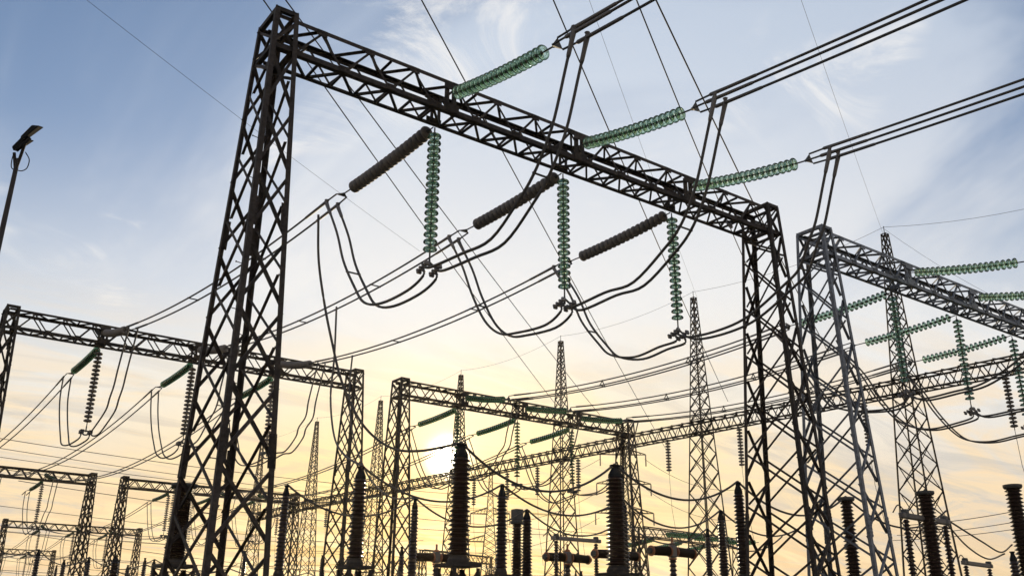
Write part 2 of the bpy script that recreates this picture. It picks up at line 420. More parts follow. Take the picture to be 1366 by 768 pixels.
# ---------------------------------------------------------------- insulator discs
SP = .185
GP = [(.042, .030), (.085, .026), (.13, .034), (.158, .056), (.168, .086), (.164, .098), (.152, .094), (.146, .076), (.134, .074), (.130, .104), (.120, .104),
      (.116, .070), (.098, .068), (.094, .100), (.084, .100), (.080, .064), (.042, .060)]
CP = [(0, -.048), (.022, -.048), (.026, -.03), (.046, -.022), (.052, .01), (.050, .034), (.040, .04), (.028, .062), (.015, .07), (.013, .138), (0, .138)]
PP = [(.045, .02), (.10, .012), (.15, .028), (.172, .062), (.170, .104), (.155, .122), (.12, .126), (.08, .118), (.045, .11)]
def disc_meshes():
    d = {}
    v, f = lathe(GP, 22); d['glass'] = mesh_from('glass_disc', v, f, [GLASS, GRIM], True)
    n = len(GP) - 1; d['glass'].polygons.foreach_set('material_index', [1 if (q % n) in (4, 5, 9, 13) else 0 for q in range(len(f))])
    v, f = lathe(PP, 22); d['porcelain'] = mesh_from('porcelain_disc', v, f, PORG, True)
    v, f = lathe(CP, 10); d['cap'] = mesh_from('disc_cap', v, f, FIT, True)
    return d
DM = disc_meshes()
LOWG = [(.042, .028), (.12, .032), (.160, .060), (.166, .094), (.13, .078), (.125, .1), (.115, .1), (.11, .07), (.042, .060)]
LOWP = [(.045, .02), (.12, .016), (.170, .055), (.168, .100), (.12, .122), (.045, .11)]
LOWC = [(.02, -.048), (.05, -.02), (.05, .036), (.014, .065), (.014, .14)]
def stack_mesh(kind, n, pts, far):
    """all discs of one string joined; pts(i) gives centre and direction"""
    sg = 8 if far else 14
    v, f, fm = [], [], []
    for i in range(n):
        p, d = pts(i); mm = frame_z(p, d)
        for prof, mi in (((LOWG if kind == 'glass' else LOWP), 0), (LOWC, 1)):
            vv, ff = lathe(prof, sg if mi == 0 else 6); b = len(v)
            v += [mm @ x for x in vv]; f += [tuple(b + k for k in q) for q in ff]; fm += [mi] * len(ff)
    me = mesh_from('disc_stack', v, f, [GLASS2 if kind == 'glass' else PORG, FIT], True)
    me.polygons.foreach_set('material_index', fm); return me
def string(name, a, b, n, kind, label, detail, sag=.1, group=None, yoke=None, lead=.2):
    """cap and pin string from its beam fixing a to the conductor fitting b"""
    r = thing(name, label, 'insulator', a, group); T = (b - a).length
    def pos(s):
        t = s / T; return a.lerp(b, t) - V((0, 0, sag * 4 * t * (1 - t)))
    s0 = min(lead, max(.1, T - n * SP - .1))
    def pts(i):
        s = s0 + i * SP; p = pos(s); return p, (pos(s + .05) - pos(s - .05))
    if detail:
        for i in range(n):
            p, d = pts(i); o = obj('insulator_disc', DM[kind], r, frame_z(p, d))
            obj('disc_cap', DM['cap'], o)
        tubeobj('shackle', [a, pos(s0 * .5), pos(s0 - .03)], .018, FIT, r)
        tubeobj('link_rod', [pos(s0 + n * SP - .06), pos(T)], .02, FIT, r)
    else:
        o = obj('disc_stack', stack_mesh(kind, n, lambda i: (pts(i)[0] - a, pts(i)[1]), detail is None), r); o['kind'] = 'stuff'
        v, f = tube_geo([V((0, 0, 0)), pos(s0 - .03) - a], .022, 5); tube_geo([pos(s0 + n * SP - .06) - a, b - a], .022, 5, v, f)
        obj('link_rod', mesh_from('link_rod', v, f, FIT), r)
    return r
def spacer(r, p, d, pts3, rad=.02):
    """bar or ring tying the sub conductors together at p"""
    for q1, q2 in zip(pts3, pts3[1:] + ([pts3[0]] if len(pts3) > 2 else [])):
        dd = (q2 - q1).normalized()
        tubeobj('spacer', [q1 - dd * .035, q1 + dd * .02, q2 - dd * .02, q2 + dd * .035], [.03, .022, .022, .03], FIT, r)
def bundle(label, path, offs, rad, group=None, spacers=(), cat='conductor', name='conductor_bundle', m=None, sides=6, sleeves=None):
    r = thing(name, label, cat, path[0], group)
    for o in offs: tubeobj('conductor', [p + V(o) for p in path], rad, m or COND, r, sides)
    for t in spacers:
        i = min(len(path) - 1, int(t * (len(path) - 1))); spacer(r, path[i], None, [path[i] + V(o) for o in offs])
    return r

# ---------------------------------------------------------------- one phase of a gantry
TRI = [(0, 0, .17), (-.15, 0, -.08), (.15, 0, -.08)]
TWIN = [(-.17, 0, 0), (.17, 0, 0)]
# jumper traced on the first phase of the dark gantry, in its own upright plane (x = 10)
JN = [(768, 62), (760, 100), (749, 160), (738, 200), (722, 235), (704, 270), (661, 320), (627, 343), (588, 362)]
JF = [(573, 370), (552, 386), (520, 403), (495, 402), (480, 386), (466, 350), (457, 312), (447, 285)]
jn = [atX(u, v, 10.0) for u, v in JN]
fa, fb = V((9.95, YA + .5, 0)), V((8.1, 38, 0))
jf = [on_plane(u, v, fa, fb) for u, v in JF]
JREL = [p - V((9.95, YA, 0)) for p in jn], [p - V((9.95, YA, 0)) for p in jf]
def yoke(r, path, offs, detail):
    """yoke plate, tension arms and compression sleeves at the string's end, following the conductors"""
    p, q, d = along(path, 0), along(path, .55), (along(path, .3) - along(path, 0)).normalized()
    rl = r.location; v, f = [], []
    cs = [p + d * .13 + V(o) * .9 for o in offs]
    for o, c in zip(offs, cs): tube_geo([c - rl, q + V(o) - rl], .024, 5, v, f)
    tube_geo([p - rl, p + d * .1 - rl], .035, 6, v, f)
    obj('tension_arm', mesh_from('tension_arm', v, f, FIT), r)
    # plate: thin prism spanned by the string end and the arm roots
    w = [p - d * .03] + cs; n = ((w[1] - w[0]).cross(w[-1] - w[0])).normalized() * .016
    pv = [x + n - rl for x in w] + [x - n - rl for x in w]; k = len(w)
    pf = [tuple(range(k)), tuple(reversed(range(k, 2 * k)))] + [(j, (j + 1) % k, k + (j + 1) % k, k + j) for j in range(k)]
    obj('yoke_plate', mesh_from('yoke_plate', pv, pf, FIT), r)
    for o in offs:
        pts = [along(path, s) + V(o) for s in (.5, .56, 1.0, 1.75, 1.8)]
        tubeobj('tension_clamp', pts, [.022, .045, .04, .038, .029], CLAMP if detail else FIT, r, 8)
SAG1, SAG2, SAGN = .48, 1.5, .9
def tangent(a, b, sag): return ((b - a) - V((0, 0, 4 * sag))).normalized()
def near_end(g, i): return V((PH[g][i], YR[g] - 4.30, 12.83))
def far_end(g, i, nxt):
    dx = (PH[nxt][i] - PH[g][i]) / (YR[nxt] - YR[g]) if nxt else -.05
    return V((PH[g][i] + dx * 4.4, YR[g] + 4.55, 12.90))
def near_path(g, i):
    a = near_end(g, i)
    for h, n in NXT.items():
        if n == g:
            return list(reversed(far_path(h, i)))
    return sagline(a, V((a.x + 3, a.y - 40, 13.2)), SAGN, 40)
def far_path(g, i):
    a = far_end(g, i, NXT[g])
    if NXT[g] is None: return sagline(a, a + V((-2, 40, .3)), SAG2, 30)
    b = near_end(NXT[g], i); return sagline(a, b, SAG1 if (b - a).length < 25 else SAG2, 30)
def along(P, s):
    for p, q in zip(P, P[1:]):
        l = (q - p).length
        if s <= l: return p.lerp(q, s / l)
        s -= l
    return P[-1]
NXT = {'G1': 'G3', 'G2': 'G4', 'G3': 'L2', 'G4': 'L3', 'L2': None, 'L3': 'L4', 'L4': 'L5', 'L5': None}
JR = random.Random(11)
def phase(g, i, kinds, nxt, detail, where, near=True, nearoffs=TRI):
    """near tension string, hanging string, far tension string, jumpers of one phase; nxt = far row gantry key"""
    X, Y = PH[g][i], YR[g]
    out = {}
    if nxt: dx = (PH[nxt][i] - X) / (YR[nxt] - Y)
    else: dx = -.05
    # near side
    a = V((X, Y - BW - .02, 13.66)); e = near_end(g, i); NP, FP = near_path(g, i), far_path(g, i)
    if near:
        r = string('tension_insulator_string', a, e, 19, kinds[0], f'{kinds[3]} tension string leaving {where} away from the sun', detail, .07, 'tension insulator strings on gantry beams')
        yoke(r, NP, TWIN if g in ('G3', 'L2', 'L3', 'L4', 'L5') else TRI, detail)
        out['near'] = e
    # far side
    a = V((X, Y + BW + .02, 13.16)); b = far_end(g, i, nxt)
    r = string('tension_insulator_string', a, b, 19, kinds[2], f'{kinds[5]} tension string leaving {where} towards the sun', detail, .06, 'tension insulator strings on gantry beams')
    yoke(r, FP, TRI if g == 'G2' else TWIN, detail)
    out['far'] = b
    # hanging string with jumper clamp
    a = V((X + .04, Y + .40, ZB - .01)); b = V((X + .06, Y + .40, 9.72))
    r = string('hanging_insulator_string', a, b, 17, kinds[1], f'{kinds[4]} string hanging upright under {where}', detail, 0, 'insulator strings hanging under gantry beams', lead=.17)
    J = [p + V((X, Y, 0)) for p in JREL[0]], [p + V((X, Y, 0)) for p in JREL[1]]
    mid = V((X + .06, Y + .40, 9.47))
    J[0][0] = along(NP, .8) - V((0, 0, .05)); J[1][-1] = along(FP, .62) - V((0, 0, .04))
    J[0][1] = J[0][0].lerp(J[0][2], .45)
    for jj in (J[0][3:], J[1][1:-3]):
        for q in jj: q += V((JR.uniform(-.05, .05), JR.uniform(-.05, .05), JR.uniform(-.08, .08)))
    if detail:
        tubeobj('clamp_hanger', [b, V((b.x, b.y, 9.6)), mid], [.02, .03, .03], FIT, r)
        for o in TWIN:
            for dy in (-.17, -.06, .06, .17):
                boxobj('jumper_clamp', r, mid + V((o[0], dy, -.01 - dy * .3)), (.13, .07, .13), CLAMP, V((0, .3, 1)), .02)
            tubeobj('clamp_arm', [V((mid.x, mid.y, 9.62)), mid + V((o[0], 0, .05))], .028, FIT, r)
    else:
        v, f = [], []
        tube_geo([V((0, 0, 0)) + b - a, mid - a], .03, 5, v, f)
        for o in TWIN: box_bm(v, f, M.Translation(mid - a + V(o)) @ M.Diagonal((.14, .42, .14, 1)))
        tube_geo([mid - a + V((-.17, 0, .05)), mid - a + V((.17, 0, .05))], .03, 5, v, f)
        obj('jumper_clamp', mesh_from('jumper_clamp', v, f, FIT), r)
    if near:
        pn = catmull(J[0] + [mid], 5); bundle(f'twin jumper cables dropping in front of {where}', pn, TWIN, .034 if detail else .034, 'jumper cables at gantries', (.45,) if detail else (), 'jumper', 'jumper_cable')
    pf = catmull([mid] + J[1], 5); rj = bundle(f'twin jumper cables looping up behind {where}', pf, TWIN, .034 if detail else .034, 'jumper cables at gantries', (.7,) if detail else (), 'jumper', 'jumper_cable')
    if detail:
        for o in TWIN:
            for q0, q1 in ((pf[-1], pf[::-1]),) + (((pn[0], pn),) if near else ()):
                tubeobj('cable_lug', [q0 + V(o) + V((0, 0, .09))] + [along(q1, s) + V(o) for s in (0, .22, .5, .56)], [.06, .06, .05, .046, .036], CLAMP, rj, 8)
    return out
ENDS = {}
PW = {'G1': 'the dark gantry', 'G2': 'the grey gantry', 'G3': 'the second row gantry facing the dark one', 'G4': 'the second row gantry facing the grey one'}
PN = ['outer floodlight side phase', 'middle phase', 'outer mast side phase']
PN2 = ['floodlight side', 'middle', 'mast side']
KIN = {'G1': ('glass', 'glass', 'porcelain'), 'G2': ('glass',) * 3, 'G3': ('porcelain', 'porcelain', 'glass'), 'G4': ('glass', 'glass', 'glass')}
CN = {'glass': 'green glass', 'porcelain': 'grey porcelain'}
SHORT = {'G1': "dark gantry's %s phase", 'G2': "grey gantry's %s phase", 'G3': "second row dark-facing gantry's %s phase", 'G4': "second row grey-facing gantry's %s phase",
         'L2': "third row plain gantry's %s phase", 'L3': "third row mast gantry's %s phase", 'L4': "fourth row gantry's %s phase", 'L5': "fifth row gantry's %s phase"}
for g in ('G1', 'G2', 'G3', 'G4', 'L2', 'L3', 'L4', 'L5'):
    for i in range(3):
        k = KIN.get(g, ('glass', 'porcelain', 'glass'))
        nm = tuple(CN[x] for x in k)
        det = True if g in ('G1', 'G2') else (False if g in ('G3', 'G4') else None)
        ENDS[g, i] = phase(g, i, k + nm, NXT[g], det, SHORT[g] % PN2[i])

# conductors between rows
for g, h, lab in (('G1', 'G3', 'from the dark gantry to the second row'), ('G2', 'G4', 'from the grey gantry to the second row'), ('G3', 'L2', 'from the dark-facing second row gantry onward'),
                  ('G4', 'L3', 'from the grey-facing second row gantry onward'), ('L3', 'L4', 'between third and fourth row gantries'), ('L4', 'L5', 'between fourth and fifth row gantries')):
    for i in range(3):
        P = far_path(g, i); P = [along(P, .55)] + P[1:-1] + [along(list(reversed(P)), .55)]
        bundle(f'{PN2[i]} phase conductor bundle running {lab}', P, TRI if g == 'G2' else TWIN, .029 if g in ('G1', 'G2') else .032, 'overhead conductor bundles between gantry rows', (.3, .62) if g in ('G1', 'G2') else (.5,))
for g, lab in (('G1', 'dark gantry'), ('G2', 'grey gantry')):
    for i in range(3):
        P = near_path(g, i); P = [along(P, .55)] + P[1:]
        bundle(f'triple conductor bundle arriving overhead at the {lab}, {PN2[i]} phase', P, TRI, .029, 'triple conductor bundles arriving overhead')

# ---------------------------------------------------------------- lightning masts and the bus beam row
def lattice_geo(corner, levels, w, rings=()):
    """zigzag bracing for a four sided tapering lattice"""
    v, f = [], []
    cs = [(-1, -1), (1, -1), (1, 1), (-1, 1)]
    for k, (z0, z1) in enumerate(zip(levels, levels[1:])):
        for j in range(4):
            a, b = cs[j], cs[(j + 1) % 4]
            for p, q in ((corner(*a, z0), corner(*b, z1)), (corner(*b, z0), corner(*a, z1))):
                mm = mem_matrix(p, q, w, V((-a[0] - b[0], -a[1] - b[1], 0))); bb = len(v)
                v += [mm @ x for x in l_verts()]; f += [tuple(bb + i for i in q_) for q_ in L_FACES]
    for z in rings:
        for j in range(4):
            mm = mem_matrix(corner(*cs[j], z), corner(*cs[(j + 1) % 4], z), w * 1.1, V((0, 0, 1))); bb = len(v)
            v += [mm @ x for x in l_verts()]; f += [tuple(bb + i for i in q_) for q_ in L_FACES]
    return v, f
def mast(p, ztip, label, rot=0., base=1.12, group='lattice lightning masts in a row', m=None):
    m = m or STEELF
    r = thing('lightning_mast', label, 'mast', V((p[0], p[1], 0)), group)
    c, s = math.cos(rot), math.sin(rot)
    def corner(sx, sy, z):
        h = .13 + (base - .13) * (1 - z / ztip) ** 1.08
        x, y = sx * h, sy * h; return V((x * c - y * s, x * s + y * c, z))
    lv = [0.]; 
    while lv[-1] < ztip - .5:
        z = lv[-1]; lv.append(min(ztip, z + max(.45, 1.75 * (.13 + (base - .13) * (1 - z / ztip)))))
    lv[-1] = ztip
    for sx in (-1, 1):
        for sy in (-1, 1):
            v, f = tube_geo([corner(sx, sy, z) for z in (0, ztip * .35, ztip * .7, ztip)], [.065, .055, .045, .035], 4)
            obj('leg', mesh_from('leg', v, f, m), r, M.Translation(r.location))
    v, f = lattice_geo(corner, lv, .05, (ztip * .3, 13.2, 14., ztip - .05))
    o = obj('lattice_bracing', mesh_from('lattice_bracing', v, f, m), r, M.Translation(r.location)); o['kind'] = 'stuff'
    v, f = tube_geo([corner(1, 1, ztip) * .5 + corner(-1, -1, ztip) * .5, V((0, 0, ztip + .45))], .02, 5)
    obj('tip_rod', mesh_from('tip_rod', v, f, m), r, M.Translation(r.location))
    return r
MP = [atZ(u, v, 22) for u, v in ((1180, 312), (925, 397), (748, 455), (615, 500), (508, 534), (423, 562), (350, 590))]
MP = [MP[0] * 2 - MP[1]] + MP
ORD = ['off the yard edge before the first of the row', 'first of the row behind the grey gantry', 'second of the row between the two gantry rows', 'third of the row behind the mast side interrupters',
       'fourth of the row just past the setting sun', 'fifth of the row beyond the second row gantries', 'sixth of the row where the third row beam ends', 'seventh of the row, tip seen past the dark tower']
for k, p in enumerate(MP):
    if k == 0: continue
    mast(p, 22., 'tapering lattice lightning mast, ' + ORD[k], rot=.0)
def beam(a, b, label, h=.78, w=.7):
    """four chord lattice beam from a to b (soffit centres)"""
    r = thing('bus_truss', label, 'truss', a, 'bus beams between the lightning masts'); d = (b - a); ln = d.length; d.normalize()
    sd = V((-d.y, d.x, 0)); up = V((0, 0, 1))
    for sy in (-1, 1):
        for z in (0, h):
            o = bpy.data.objects.new('beam_chord', unit_l(STEELF)); o.matrix_basis = mem_matrix(sd * (sy * w / 2) + up * z, sd * (sy * w / 2) + up * z + d * ln, .085, up if z == 0 else -up, sd * -sy); link(o, r)
    v, f = [], []; n = int(ln / .8)
    for i in range(n):
        x0, x1, x2 = (ln * i / n, ln * (i + .5) / n, ln * (i + 1) / n)
        for sy in (-1, 1):
            y = sd * (sy * w / 2)
            for p, q in ((d * x0 + y, d * x1 + y + up * h), (d * x1 + y + up * h, d * x2 + y)):
                mm = mem_matrix(p, q, .05, sd * -sy); bb = len(v); v += [mm @ x for x in l_verts()]; f += [tuple(bb + i_ for i_ in q_) for q_ in L_FACES]
        for z in (0, h):
            for p, q in ((d * x0 - sd * w / 2, d * x1 + sd * w / 2), (d * x1 + sd * w / 2, d * x2 - sd * w / 2)):
                mm = mem_matrix(p + up * z, q + up * z, .05, up); bb = len(v); v += [mm @ x for x in l_verts()]; f += [tuple(bb + i_ for i_ in q_) for q_ in L_FACES]
    o = obj('lattice_bracing', mesh_from('lattice_bracing', v, f, STEELF), r, M.Translation(a)); o['kind'] = 'stuff'
    return r
BL = ['long bus beam leaving the first mast away from the sun', 'bus beam between the first and second lightning masts', 'bus beam between the second and third lightning masts', 'bus beam between the third and fourth lightning masts',
      'bus beam crossing the sun between fourth and fifth masts', 'bus beam between the fifth and sixth lightning masts', 'bus beam between the sixth and seventh lightning masts']
for k in range(7):
    a, b = MP[k].copy(), MP[k + 1].copy(); a.z = b.z = 13.2
    beam(a, b, BL[k])
def on_row(u, v):
    return on_plane(u, v, MP[1], MP[7])
HS = [((985, 557), 12, 'second'), ((890, 574), 10, 'third'), ((771, 599), 12, 'fourth'), ((717, 610), 11, 'fifth'), ((677, 618), 11, 'sixth'), ((633, 626), 11, 'seventh'), ((1340, 497), 13, 'first'), ((1150, 520), 12, 'next'), ((437, 664), 10, 'eighth'), ((371, 680), 10, 'ninth')]
for (u, v), n, od in HS:
    a = on_row(u, v); a.z = 13.2; b = V((a.x, a.y, 13.2 - n * SP * .95 - .3))
    r = string('bus_insulator_string', a, b, n, 'porcelain', f'thin dark string hanging from the bus beam, {od} along from yard edge', False, 0, 'strings hanging from the bus beams', lead=.16)
    tubeobj('dropper', [b, V((b.x + .1, b.y, 9)), V((b.x + .3, b.y - .3, 6.2))], .014, COND, r, 4)

# ---------------------------------------------------------------- posts, transformers, breakers
def shed_profile(z0, z1, r0, r1, R0, R1, n):
    P = [(0, z0), (r0, z0)]
    for i in range(n):
        t = (i + .5) / n; z = z0 + (z1 - z0) * t; h = (z1 - z0) / n
        r = r0 + (r1 - r0) * t; R = R0 + (R1 - R0) * t
        P += [(r, z - h * .42), (R * .97, z - h * .20), (R, z - h * .10), (R * .9, z - h * .02), (r * 1.05, z + h * .36)]
    return P + [(r1, z1), (0, z1)]
_post_cache = {}
def post(p, zt, zb, R, n, label, cat='insulator', cap='cone', name='post_insulator', group=None, table=.55, taper=.82, detail=True, core=.66):
    r = thing(name, label, cat, V((p[0], p[1], 0)), group)
    key = (round(zt, 2), round(zb, 2), R, n, cap, taper, core)
    if key not in _post_cache:
        hc = .34 if cap == 'cone' else .12
        v, f = lathe(shed_profile(zb + .1, zt - hc, R * core, R * core * taper, R, R * taper, n), 16)
        a = mesh_from('porcelain_column', v, f, PORB, False)
        r1 = R * core * taper
        if cap == 'cone': pr = [(0, zt - hc), (r1 * 1.15, zt - hc), (r1 * 1.1, zt - hc * .75), (r1 * .62, zt - hc * .3), (r1 * .62, zt - hc * .12), (r1 * .85, zt - hc * .1), (r1 * .85, zt), (0, zt)]
        else: pr = [(0, zt - hc), (R * 1.0, zt - hc), (R * 1.12, zt - hc * .6), (R * 1.12, zt - .01), (R * .9, zt), (0, zt)]
        v, f = lathe(pr, 16); b = mesh_from('cap', v, f, BLACK if cap == 'cone' else FIT, False)
        v, f = lathe([(0, zb - .06), (R * .95, zb - .06), (R * .95, zb), (R * .75, zb + .1), (0, zb + .1)], 14); c = mesh_from('base_flange', v, f, STEELF, False)
        _post_cache[key] = (a, b, c)
    a, b, c = _post_cache[key]
    obj('porcelain_column', a, r, M.Translation(r.location)); obj('cap', b, r, M.Translation(r.location)); obj('base_flange', c, r, M.Translation(r.location))
    t = table
    boxobj('support_table', r, V((p[0], p[1], zb - .12)), (t * 1.8, t * 1.8, .08), STEELF)
    for sx in (-1, 1):
        for sy in (-1, 1):
            o = bpy.data.objects.new('support_leg', unit_l(STEELF)); o.matrix_basis = mem_matrix(V((sx * t * .85, sy * t * .85, 0)), V((sx * t * .85, sy * t * .85, zb - .18)), .1, V((-sx, 0, 0)), V((0, -sy, 0))); link(o, r)
    if detail:
        for sx in (-1, 1):
            for a0, a1 in ((-1, 1), (1, -1)):
                for ax in (0, 1):
                    p0 = V((a0 * t * .8, sx * t * .8, zb - 1.3)); p1 = V((a1 * t * .8, sx * t * .8, zb - .25))
                    if ax: p0, p1 = V((p0.y, p0.x, p0.z)), V((p1.y, p1.x, p1.z))
                    o = bpy.data.objects.new('support_brace', unit_l(STEELF)); o.matrix_basis = mem_matrix(p0, p1, .055, V((0, 0, 1))); link(o, r)
    return r
GA = 'tall brown porcelain posts between the gantry rows'
ROW1 = [atZ(616, 592, 6), atZ(820, 620, 6), atZ(984, 643, 6), atZ(1128, 663, 6)]
ROW2 = [atZ(482, 622, 6), atZ(670, 647, 6), V((22., 24., 6)), atZ(961, 681, 6)]
ROW3 = [V((11.7, 28.5, 6)), atZ(554, 665, 6), atZ(703, 680, 6), V((26.1, 28.5, 6)), V((31., 28.5, 6))]
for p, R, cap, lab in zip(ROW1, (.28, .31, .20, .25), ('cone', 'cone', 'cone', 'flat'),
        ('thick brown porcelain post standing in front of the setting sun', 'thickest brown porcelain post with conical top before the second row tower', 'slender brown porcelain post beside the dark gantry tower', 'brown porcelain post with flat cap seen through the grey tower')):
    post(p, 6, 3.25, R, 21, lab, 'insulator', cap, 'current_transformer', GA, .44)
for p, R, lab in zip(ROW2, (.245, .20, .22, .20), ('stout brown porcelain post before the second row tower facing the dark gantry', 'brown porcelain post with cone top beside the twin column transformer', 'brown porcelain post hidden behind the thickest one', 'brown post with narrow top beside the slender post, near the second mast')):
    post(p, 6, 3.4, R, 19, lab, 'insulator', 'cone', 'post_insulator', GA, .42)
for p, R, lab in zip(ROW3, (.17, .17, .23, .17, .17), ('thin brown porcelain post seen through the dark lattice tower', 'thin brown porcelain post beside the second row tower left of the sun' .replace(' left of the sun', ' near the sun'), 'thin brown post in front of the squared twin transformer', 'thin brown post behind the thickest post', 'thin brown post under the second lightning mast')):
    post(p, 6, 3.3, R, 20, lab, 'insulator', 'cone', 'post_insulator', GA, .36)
# other equipment
p = atZ(690, 682, 6.1); r = post(p, 5.75, 3.4, .24, 20, 'twin column transformer with a square grey box on top', 'transformer', 'flat', 'voltage_transformer', None, .4)
boxobj('top_box', r, V((p.x, p.y, 5.98)), (.36, .36, .42), FIT, bev=.02)
post(atZ(247, 645, 6), 6, 3.6, .37, 30, 'very broad flat capped porcelain bushing inside the dark tower lattice', 'transformer', 'flat', 'current_transformer', None, .6, .95)
p1240 = atZ(1233, 655, 6)
post(p1240, 6, 3.2, .26, 22, 'flat topped dark bushing standing in front of the first mast', 'transformer', 'flat', 'current_transformer', None, .5, 1.)
p1350 = atZ(1350, 646, 6)
post(p1350, 6, 3.3, .24, 22, 'flat topped dark bushing at the yard edge beyond the grey gantry', 'transformer', 'flat', 'current_transformer', None, .5, 1.)
post(atZ(1350, 735, 4.6), 4.6, 2.6, .2, 12, 'short stout brown post beside the yard edge bushing', 'insulator', 'cone', 'post_insulator', None, .4)
# arm on two posts in front of that bushing
HEADS = {}
def arm_switch(u1, v1, u2, v2, z, label):
    a, b = atZ(u1, v1, z), V((0, 0, 0))
    d = ray(u2, v2); b = CAM + d * ((z - CAM.z) / d.z); b = a + (b - a).normalized() * min(2.4, (b - a).length)
    r = thing('disconnector', label, 'switch', V((a.x, a.y, 0)), 'disconnectors on porcelain posts')
    dd = (b - a).normalized()
    for q in (a, b):
        v, f = lathe(shed_profile(z - 1.9, z - .05, .07, .06, .13, .11, 16), 10); obj('porcelain_column', mesh_from('porcelain_column', v, f, PORB), r, M.Translation(V((q.x, q.y, 0))))
        boxobj('support_column', r, V((q.x, q.y, (z - 1.95) / 2)), (.16, .16, z - 1.95), STEELF)
    boxobj('contact_arm', r, (a + b) / 2 + V((0, 0, .06)), (.16, .18, (b - a).length + .5), CLAMP, dd, .02)
    for q in (a, b): boxobj('contact_head', r, q + V((0, 0, .12)), (.2, .2, .26), FIT, bev=.03)
    HEADS[label] = (a, b)
    tubeobj('corona_arc', catmull([a + V((0, 0, .2)), a - dd * .35 + V((0, 0, .35)), a - dd * .7 + V((0, 0, .1))], 5), .02, COND, r)
    return r
SWH = 'disconnector with a pale steel arm across two posts before the first mast'
arm_switch(1208, 690, 1270, 700, 5.1, 'disconnector with a pale steel arm across two posts before the first mast')
def breaker(c, label, L_=2.3):
    r = thing('circuit_breaker', label, 'circuit breaker', V((c.x, c.y, 0)), 'two chamber circuit breakers with orange flanges')
    v, f = lathe(shed_profile(2.2, c.z - .3, .11, .1, .17, .16, 14), 12); obj('porcelain_column', mesh_from('porcelain_column', v, f, PORB), r, M.Translation(r.location))
    boxobj('support_column', r, V((c.x, c.y, 1.1)), (.3, .3, 2.2), STEELF)
    boxobj('head_box', r, c, (.34, .3, .5), CLAMP, bev=.05)
    v, f = lathe([(0, c.z - .34), (.17, c.z - .34), (.17, c.z - .27), (0, c.z - .27)], 14); obj('flange', mesh_from('flange', v, f, ORANGE), r, M.Translation(r.location))
    v, f = lathe([(0, c.z + .25), (.13, c.z + .25), (.13, c.z + .33), (.05, c.z + .36), (.05, c.z + .6), (0, c.z + .6)], 14); obj('top_terminal', mesh_from('top_terminal', v, f, ORANGE), r, M.Translation(r.location))
    ax = V((1, 0, 0)); dr = V((0, 0, -.03))
    for s in (-1, 1):
        pr = shed_profile(.0, 1.0, .15, .14, .205, .185, 26)
        v, f = lathe(pr, 14); d = ax * s + dr
        obj('interrupter', mesh_from('interrupter', v, f, PORB), r, frame_z(c + ax * (s * .2), d))
        for t in (.16, 1.2):
            v, f = lathe([(0, 0), (.215, 0), (.215, .07), (0, .07)], 16); obj('flange', mesh_from('flange', v, f, ORANGE), r, frame_z(c + d.normalized() * t, d))
        v, f = lathe([(0, 0), (.13, 0), (.12, .12), (0, .12)], 14); obj('end_cap', mesh_from('end_cap', v, f, FIT), r, frame_z(c + d.normalized() * 1.27, d))
    return r
breaker(atZ(897, 735, 5.), 'two chamber breaker with orange flanges under the second mast')
breaker(atZ(757, 743, 5.), 'two chamber breaker with orange flanges before the third mast')
breaker(atZ(822, 739, 5.), 'two chamber breaker with orange flanges behind the thickest post')
breaker(atZ(582, 743, 5.), 'two chamber breaker with orange flanges near the fourth mast')
arm_switch(742, 719, 795, 723, 5.6, 'disconnector with a bar across two thin posts near the third mast')
arm_switch(1288, 752, 1325, 757, 4.6, 'low disconnector beyond the arm switch near the yard edge')
# ---- far yard posts
FY = [(52, 733), (86, 746), (119, 743), (155, 741), (171, 753), (206, 746)]
fy = []
FL = ['behind the third row beam end', 'beside the third row plain tower', 'at the foot of the plain third row tower', 'inside the third row tower lattice', 'beyond the third row towers', 'next to the dark tower leg']
for (u, v), fl in zip(FY, FL):
    p = atZ(u, v, 6); fy.append(p)
    post(p, 6, 3.2, .2 if u != 155 else .34, 16, 'far brown post insulator ' + fl, 'insulator', 'cone', 'post_insulator', 'far yard posts', .4, detail=False)
rnd = random.Random(3)
k = 0
for Y in (33, 48, 54, 60, 67, 73, 79):
    for X in (14, 18, 22.5, 27, 31, 35.5, 40, 45, 50):
        if rnd.random() < .3: continue
        k += 1
        z = rnd.choice([3.9, 4.3, 4.8, 5.2]) + (Y - 33) * .025
        x, y = X + rnd.uniform(-.6, .6), Y + rnd.uniform(-1, 1)
        post((x, y), z, z - 1.7, .14, 11, 'small brown bus post among the low yard equipment', 'insulator', 'cone', 'bus_post', 'low bus posts in the yard', .25, detail=False)
for Y in (48.3, 54.2, 60.1):
    a, b = V((13, Y, 4.6)), V((51, Y, 4.6)); pts = []
    for j in range(9):
        seg = sagline(a.lerp(b, j / 9), a.lerp(b, (j + 1) / 9), .35, 8); pts += seg if not pts else seg[1:]
    o = tubeobj('low_bus_cable', pts, .03, COND, None, 5); tag(o, 'low sagging bus cable strung along the small posts', 'cable', 'low bus cables in the yard')

